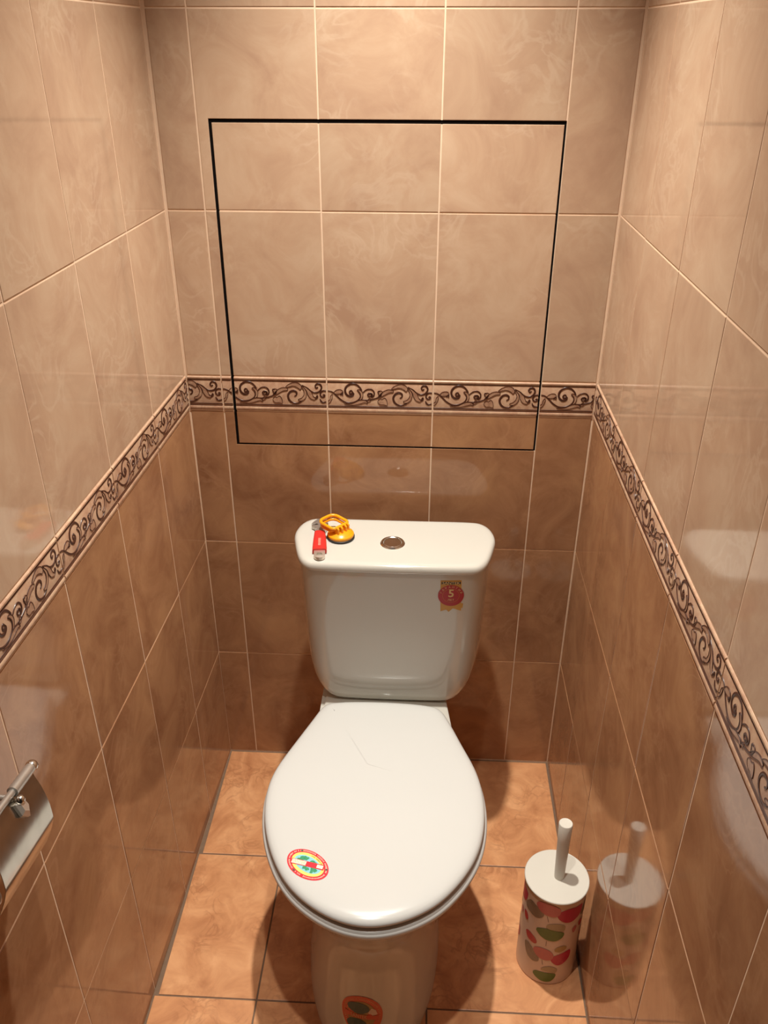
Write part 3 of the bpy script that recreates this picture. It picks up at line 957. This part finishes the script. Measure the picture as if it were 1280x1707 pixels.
# ------------------------------------------------------------------ toilet brush and its printed cup
HXC, HYC = 0.6380, -0.4975
cup = thing('brush_holder', (HXC, HYC, 0.0), 'white brush cup with pink and green leaf print on floor by right wall', 'brush holder')
bm = bmesh.new()
lathe(bm, [(0.0515, 0.0), (0.0535, 0.002), (0.0535, 0.2215), (0.0525, 0.2225), (0.0512, 0.2215), (0.0512, 0.004), (0.001, 0.003)], (HXC, HYC, 0), 64, True, True)
part('cup', bm, M['cup_white'], cup, smooth=40)
DEC = [
 ('p_grey', [(-2.795, .1839), (-2.584, .2013), (-2.358, .2001), (-2.093, .1933), (-2.037, .1856), (-2.146, .1755), (-2.344, .1698), (-2.605, .1721), (-2.762, .1747)]),
 ('p_red', [(-2.838, .1594), (-2.678, .1606), (-2.598, .1509), (-2.647, .1434), (-2.788, .1461)]),
 ('p_pink', [(-2.333, .2063), (-2.267, .2145), (-2.064, .2198), (-1.747, .2190), (-1.548, .2116), (-1.536, .2003), (-1.654, .1916), (-1.845, .1899), (-2.091, .1917), (-2.259, .1988)]),
 ('p_mag', [(-1.626, .1967), (-1.526, .2052), (-1.254, .2107), (-.97, .2088), (-.677, .2048), (-.739, .1837), (-.93, .1763), (-1.123, .1733), (-1.348, .1764), (-1.546, .1857)]),
 ('p_sage', [(-1.919, .16), (-1.845, .1686), (-1.581, .1733), (-1.332, .1688), (-1.301, .1592), (-1.382, .1528), (-1.625, .1548), (-1.863, .1565)]),
 ('p_green', [(-2.225, .141), (-2.182, .1481), (-1.862, .1557), (-1.377, .1503), (-1.31, .1435), (-1.384, .1335), (-1.572, .1265), (-1.808, .1259), (-2.041, .1306), (-2.185, .1379)]),
 ('p_red', [(-2.627, .1168), (-2.483, .1229), (-2.264, .1186), (-2.155, .1103), (-2.188, .1033), (-2.328, .1013), (-2.529, .1044)]),
 ('p_grey', [(-2.615, .0864), (-2.472, .0926), (-2.246, .085), (-2.012, .0677), (-2.059, .0579), (-2.26, .0543), (-2.493, .0631)]),
 ('p_pink', [(-2.239, .0871), (-2.173, .0957), (-1.966, .1009), (-1.719, .0985), (-1.56, .0879), (-1.578, .0756), (-1.749, .0701), (-1.998, .0718), (-2.164, .0787)]),
 ('p_mag', [(-1.636, .0743), (-1.551, .0827), (-1.293, .0894), (-.966, .0925), (-.94, .073), (-1.093, .0613), (-1.312, .0563), (-1.491, .0616)]),
 ('p_tan', [(-1.544, .1009), (-1.458, .1086), (-1.252, .111), (-1.125, .1052), (-1.18, .099), (-1.347, .0946), (-1.496, .0966)]),
 ('p_sage', [(-1.894, .0425), (-1.813, .0492), (-1.6, .0543), (-1.38, .0475), (-1.355, .04), (-1.44, .0346), (-1.694, .039), (-1.859, .04)]),
 ('p_green', [(-2.144, .0244), (-2.037, .0329), (-1.727, .0348), (-1.415, .0326), (-1.379, .025), (-1.483, .013), (-1.64, .0088), (-1.847, .0095), (-2.051, .016)]),
 ('p_pink', [(-1.015, .1498), (-.926, .1563), (-.823, .1516), (-.88, .1408), (-.96, .1392)]),
]
def wrap_bm(pts, r):
    q = clean_poly([p.to_2d() for p in catmull([(a, b_ * 18, 0) for a, b_ in pts], 4, closed=True)])
    bm = flat_bm([(p.x, p.y) for p in q], 1)
    for v in bm.verts:
        t, z = v.co.x, v.co.y / 18
        v.co = Vector((HXC + r * math.cos(t), HYC + r * math.sin(t), z))
    return bm
for turn in (0.0, 2 * PI / 3, 4 * PI / 3):
    for i, (mk, pts) in enumerate(DEC):
        part('printed_leaf', wrap_bm([(a + turn, z) for a, z in pts], 0.0539 + 0.00012 * (i % 3)), M[mk], cup)
    for (a0, z0), (a1, z1) in (((-1.93, .1876), (-1.865, .1739)), ((-1.843, .1234), (-1.839, .1098)), ((-1.896, .0673), (-1.855, .0553))):
        bm = bmesh.new()
        vs = [bm.verts.new((HXC + 0.0541 * math.cos(a + turn), HYC + 0.0541 * math.sin(a + turn), z)) for a, z in ((a0 - .008, z0), (a0 + .008, z0), (a1 + .008, z1), (a1 - .008, z1))]
        bm.faces.new(vs)
        part('printed_stem', bm, M['p_line'], cup)

brush = thing('toilet_brush', (HXC, HYC, 0.03), 'toilet brush with white round lid and slim white handle standing in the printed cup', 'brush')
bm = bmesh.new()
lathe(bm, [(0.049, 0.2215), (0.0495, 0.2235), (0.0552, 0.2238), (0.0560, 0.2252), (0.0560, 0.2278), (0.0550, 0.2290), (0.0150, 0.2294), (0.0010, 0.2294)], (HXC, HYC, 0), 64)
part('brush_lid', bm, M['plastic_white'], brush, smooth=35)
bm = bmesh.new()
hb, ht = Vector((0.6415, -0.4990, 0.2285)), Vector((0.6408, -0.4925, 0.3560))
d = ht - hb; L_ = d.length
lathe(bm, [(0.0086, 0.0), (0.0090, 0.012), (0.0108, L_ * .7), (0.0118, L_ - 0.0012), (0.0110, L_), (0.008, L_ - 0.0004), (0.001, L_ - 0.0002)], hb, 28, axis=d)
part('brush_handle', bm, M['plastic_white'], brush, smooth=40)
bm = bmesh.new()
lathe(bm, [(0.004, 0.06), (0.006, 0.07), (0.006, 0.222)], (HXC, HYC, 0), 14)
part('brush_stem', bm, M['plastic_white'], brush, smooth=40)
bm = bmesh.new()
rnd = random.Random(5)
for i in range(160):
    a = rnd.uniform(0, 2 * PI); z = rnd.uniform(0.05, 0.125)
    r0, r1 = 0.004, 0.034
    p0 = Vector((HXC + r0 * math.cos(a), HYC + r0 * math.sin(a), z)); p1 = Vector((HXC + r1 * math.cos(a), HYC + r1 * math.sin(a), z - 0.012))
    tube(bm, [p0, p1], 0.0007, 4)
part('bristles', bm, M['bristle'], brush, kind='stuff')

# ------------------------------------------------------------------ paper holder on the left wall
K = Vector((-0.045, -0.8288, 0.7932))
AX = Vector((0.0, -0.9834, 0.1816)); E1 = Vector((1, 0, 0)); E2 = Vector((0, 0.1816, 0.9834))
def hp(a, e, f): return K + AX * a + E1 * e + E2 * f
HL = 0.116
xw = xleft(K.y - 0.07, K.z)
holder = thing('paper_holder', (xw, -0.895, 0.78), 'chrome toilet paper holder with a curved cover flap screwed to the left wall', 'paper holder')
FP = [(0.002, -0.004), (0.0042, -0.0105), (0.0072, -0.0165), (0.0100, -0.0225), (0.0130, -0.0310), (0.0152, -0.0385), (0.0162, -0.0425),
      (0.0172, -0.0470), (0.0182, -0.0540), (0.0190, -0.0610), (0.0191, -0.0645), (0.0184, -0.0680),
      (0.0174, -0.0725), (0.0156, -0.0790), (0.0122, -0.0880), (0.0080, -0.0975)]
FPs = [Vector(p) for p in FP]
bm = bmesh.new()
rows = []
NA = 14
for i in range(NA + 1):
    a = 0.003 + (HL - 0.003) * i / NA
    row_o, row_i = [], []
    for j, p in enumerate(FPs):
        row_o.append(hp(a, p.x, p.y)); row_i.append(hp(a, p.x - 0.0010, p.y - 0.0003))
    rows.append(row_o + row_i[::-1])
loft(bm, rows)
flap = part('cover_flap', bm, M['steel_flap'], holder, smooth=35)
# hinge rod and the rolled sleeve of the flap
bm = bmesh.new()
tube(bm, [hp(a, 0, 0) for a in (0.0, 0.02, 0.045)], 0.0062, 16)
part('hinge_sleeve', bm, M['steel'], flap, smooth=40)
bm = bmesh.new()
bmesh.ops.create_uvsphere(bm, u_segments=18, v_segments=10, radius=0.0072, matrix=Matrix.Translation(hp(-0.001, 0, 0)))
part('rod_knob', bm, M['chrome'], holder, smooth=60)
bm = bmesh.new()
tube(bm, [hp(a, 0, 0) for a in (0.0, 0.05, 0.10, HL + 0.012)], 0.0040, 14)
part('hinge_rod', bm, M['steel'], holder, smooth=40)
# wall plate and arms
bm = bmesh.new()
add_box(bm, xw + 0.0005, xw + 0.004, -0.935, -0.862, 0.775, 0.825)
bmesh.ops.bevel(bm, geom=bm.edges[:], offset=0.0012, segments=2, affect='EDGES')
part('wall_plate', bm, M['steel'], holder, smooth=40)
for a in (0.055, 0.098):
    bm = bmesh.new()
    p = hp(a, 0, 0)
    tube(bm, [(xw + 0.003, p.y, p.z), (-0.060, p.y, p.z), p], 0.0034, 12)
    part('bracket_arm', bm, M['steel'], holder, smooth=40)
# faceted bracket with a ball-headed screw over the flap
bm = bmesh.new()
c0 = hp(0.048, 0.0088, -0.017)
nrm = (E1 * 0.86 + E2 * 0.5).normalized()
sd = AX.copy(); upv = nrm.cross(sd).normalized()
if upv.z < 0: upv = -upv
def gp(u, v, h): return c0 + sd * u + upv * v + nrm * h
base = [(-0.0080, 0.0085), (-0.0088, -0.0040), (-0.0005, -0.0135), (0.0085, -0.0060), (0.0075, 0.0085)]
vb = [bm.verts.new(gp(u, v, -0.001)) for u, v in base]
vm = [bm.verts.new(gp(u * .98, v * .98, 0.0025)) for u, v in base]
vt = [bm.verts.new(gp(u * .55, v * .55, 0.0060)) for u, v in base]
for A, B in ((vb, vm), (vm, vt)):
    for i in range(5): bm.faces.new((A[i], A[(i + 1) % 5], B[(i + 1) % 5], B[i]))
bm.faces.new(vt); bm.faces.new(vb)
part('faceted_bracket', bm, M['gem'], holder)
bm = bmesh.new()
bmesh.ops.create_uvsphere(bm, u_segments=16, v_segments=10, radius=0.0052, matrix=Matrix.Translation(gp(0.0, 0.0085, 0.0055)))
part('ball_screw', bm, M['chrome'], holder, smooth=60)
# bent roll arm with its disc end below the flap
bm = bmesh.new()
lathe(bm, [(0.0135, 0.0), (0.0142, 0.0012), (0.0135, 0.0026), (0.001, 0.0034)], hp(HL + 0.001, 0.001, -0.071), 30, axis=AX)
part('end_disc', bm, M['steel'], holder, smooth=40)
bm = bmesh.new()
pr = [hp(0.092, 0, 0) + Vector((-0.036, 0, -0.012)), hp(0.094, -0.022, -0.045), hp(0.098, -0.012, -0.066), hp(0.106, -0.002, -0.071), hp(HL + 0.002, 0.001, -0.071)]
tube(bm, catmull(pr, 5), 0.0032, 10)
part('roll_arm', bm, M['steel'], holder, smooth=40)

# ------------------------------------------------------------------ suction lifter on the cistern
SX, SY, SZ = 0.2335, -0.1330, LIDZ + 0.0006
lifter = thing('suction_lifter', (SX, SY, SZ), 'yellow suction cup lifter with double loop handle on top of the cistern', 'suction cup')
bm = bmesh.new()
lathe(bm, [(0.0250, 0.0), (0.0262, 0.0006), (0.0262, 0.0034), (0.0250, 0.0042), (0.001, 0.0042)], (SX, SY, SZ), 44)
part('rubber_pad', bm, M['rubber'], lifter, smooth=40)
bm = bmesh.new()
lathe(bm, [(0.0246, 0.0042), (0.0250, 0.0050), (0.0250, 0.0085), (0.0240, 0.0100), (0.0225, 0.0104), (0.0220, 0.0108), (0.0190, 0.0132), (0.0140, 0.0150), (0.0070, 0.0158), (0.001, 0.0160)], (SX, SY, SZ), 44)
part('cup_body', bm, M['yellow'], lifter, smooth=30)
HD = Vector((0.66, 0.75, 0)).normalized()        # along the hinge pins
PD = Vector((-0.75, 0.66, 0)).normalized()       # towards the loops
def lp(a, b_, h): return Vector((SX, SY, SZ)) + HD * a + PD * b_ + Vector((0, 0, h))
# hinge lugs
for a, b_ in ((-0.0125, -0.003), (-0.0045, -0.005), (0.0050, -0.005), (0.0130, -0.003)):
    bm = bmesh.new()
    prf = [(-0.0062, 0.0130), (0.0056, 0.0130), (0.0056, 0.0240), (0.0030, 0.0275), (-0.0020, 0.0280), (-0.0062, 0.0250)]
    loft(bm, [[lp(a + da, b_ + u, h) for u, h in prf] for da in (-0.0020, 0.0020)])
    bmesh.ops.bevel(bm, geom=bm.edges[:], offset=0.0006, segments=1, affect='EDGES')
    part('hinge_lug', bm, M['yellow'], lifter)
# upper and lower loop
def loop_pts(a0, a1, b0, b1, h0, h1, r):
    pts = []
    for (ca, cb, t0) in ((a1 - r, b1 - r, 0), (a0 + r, b1 - r, PI / 2), (a0 + r * .6, b0 + r * .6, PI), (a1 - r * .6, b0 + r * .6, 1.5 * PI)):
        rr = r if t0 < PI else r * .6
        for k in range(6):
            t = t0 + PI / 2 * k / 5
            a, b_ = ca + rr * math.cos(t), cb + rr * math.sin(t)
            pts.append(lp(a, b_, h0 + (h1 - h0) * (b_ - b0) / (b1 - b0)))
    return pts
bm = bmesh.new(); tube(bm, loop_pts(-0.0205, 0.0190, -0.0025, 0.0400, 0.0258, 0.0272, 0.013), 0.0032, 10, closed=True)
part('handle_loop', bm, M['yellow'], lifter, smooth=60)
bm = bmesh.new(); tube(bm, loop_pts(-0.0190, 0.0175, 0.0030, 0.0395, 0.0185, 0.0195, 0.013), 0.0030, 10, closed=True)
part('handle_loop', bm, M['yellow'], lifter, smooth=60)
bm = bmesh.new(); tube(bm, [lp(a, -0.0040, 0.0245) for a in (-0.0150, 0.0, 0.0155)], 0.0012, 8)
part('hinge_pin', bm, M['steel'], lifter, smooth=40)

# ------------------------------------------------------------------ adjustable wrench on the cistern
W0, W1 = Vector((0.1895, -0.0900, 0)), Vector((0.2040, -0.2270, 0))
WD = (W1 - W0).normalized(); WS = Vector((-WD.y, WD.x, 0))     # WS points to +x
if WS.x < 0: WS = -WS
WZ = LIDZ + 0.0006
wrench = thing('adjustable_wrench', ((W0.x + W1.x) / 2, (W0.y + W1.y) / 2, WZ), 'small steel adjustable wrench with red vinyl grip lying on the cistern lid', 'wrench')
def wp(s, t, h): return W0 + WD * s + WS * t + Vector((0, 0, WZ + h))
def prism(bm, poly, h0, h1, bev=0.0006):
    b2 = bmesh.new()
    loft(b2, [[wp(s, t, h) for s, t in poly] for h in (h0, h1)])
    if bev: bmesh.ops.bevel(b2, geom=b2.edges[:], offset=bev, segments=1, affect='EDGES')
    me = bpy.data.meshes.new('tmp'); b2.to_mesh(me); b2.free(); bm.from_mesh(me); bpy.data.meshes.remove(me)
bm = bmesh.new()
prism(bm, [(-0.0120, 0.004), (-0.0110, -0.004), (-0.0050, -0.0095), (0.0045, -0.0150), (0.0085, -0.0165), (0.0095, -0.0120), (0.0065, -0.0060), (0.0100, -0.0030), (0.0180, -0.0030), (0.0300, -0.0080), (0.0420, -0.0075), (0.0440, 0.0080), (0.0300, 0.0110), (0.0150, 0.0160), (0.0020, 0.0150), (-0.0080, 0.0110)], 0.001, 0.0085)
part('wrench_head', bm, M['steel'], wrench)
bm = bmesh.new()
prism(bm, [(0.0125, -0.0165), (0.0165, -0.0150), (0.0200, -0.0105), (0.0280, -0.0078), (0.0180, -0.0026), (0.0115, -0.0034), (0.0120, -0.0100)], 0.0012, 0.0080)
part('movable_jaw', bm, M['steel'], wrench)
bm = bmesh.new()
lathe(bm, [(0.0030, 0), (0.0042, 0.0008), (0.0036, 0.0022), (0.0042, 0.0036), (0.0036, 0.005), (0.0042, 0.0064), (0.0030, 0.0072)], wp(0.0190, 0.0035, 0.0060), 14, axis=WD)
part('worm_screw', bm, M['chrome'], wrench, smooth=40)
bm = bmesh.new()
rings = []
for s, wdt, h in ((0.0380, 0.0098, 0.0110), (0.0400, 0.0104, 0.0120), (0.0550, 0.0112, 0.0126), (0.0750, 0.0124, 0.0126), (0.0950, 0.0132, 0.0120), (0.1060, 0.0132, 0.0116)):
    rings.append([wp(s, wdt * math.copysign(abs(math.cos(t)) ** .5, math.cos(t)), h / 2 + h / 2 * math.copysign(abs(math.sin(t)) ** .6, math.sin(t))) for t in [2 * PI * k / 20 for k in range(20)]])
loft(bm, rings)
grip = part('grip', bm, M['red_grip'], wrench, smooth=40)
bm = bmesh.new()
rnd = random.Random(2)
for i in range(5):
    s = 0.0700 + i * 0.0052
    for (a, b_, c, d_) in ((0, -0.0024, 0.0009, 0.0024), (0.0020, -0.0024, 0.0029, 0.0016), (0.0036, -0.0022, 0.0044, 0.0022)):
        vs = [bm.verts.new(wp(s + q, t, 0.01275)) for q, t in ((a, b_), (c, b_), (c, d_), (a, d_))]
        bm.faces.new(vs)
part('grip_print', bm, M['mark'], grip, kind='stuff')
# steel tail with a hanging hole
bm = bmesh.new()
n = 26
outer = [(0.1040, -0.0100)] + [(0.1205 + 0.0100 * math.sin(t), 0.0100 * -math.cos(t)) for t in [PI * k / (n - 4) for k in range(n - 3)]] + [(0.1040, 0.0100)]
m_ = len(outer)
inner = []
for k, (s, t) in enumerate(outer):
    a = math.atan2(t, s - 0.1190)
    inner.append((0.1190 + 0.0050 * math.cos(a), 0.0058 * math.sin(a)))
rings = [[wp(s, t, h) for s, t in ring] for ring, h in ((inner, 0.0022), (outer, 0.0016), (outer, 0.0078), (inner, 0.0084), (inner, 0.0022))]
loft(bm, rings, False, False)
bmesh.ops.remove_doubles(bm, verts=bm.verts[:], dist=1e-6)
part('tail_ring', bm, M['gem'], wrench, smooth=40)
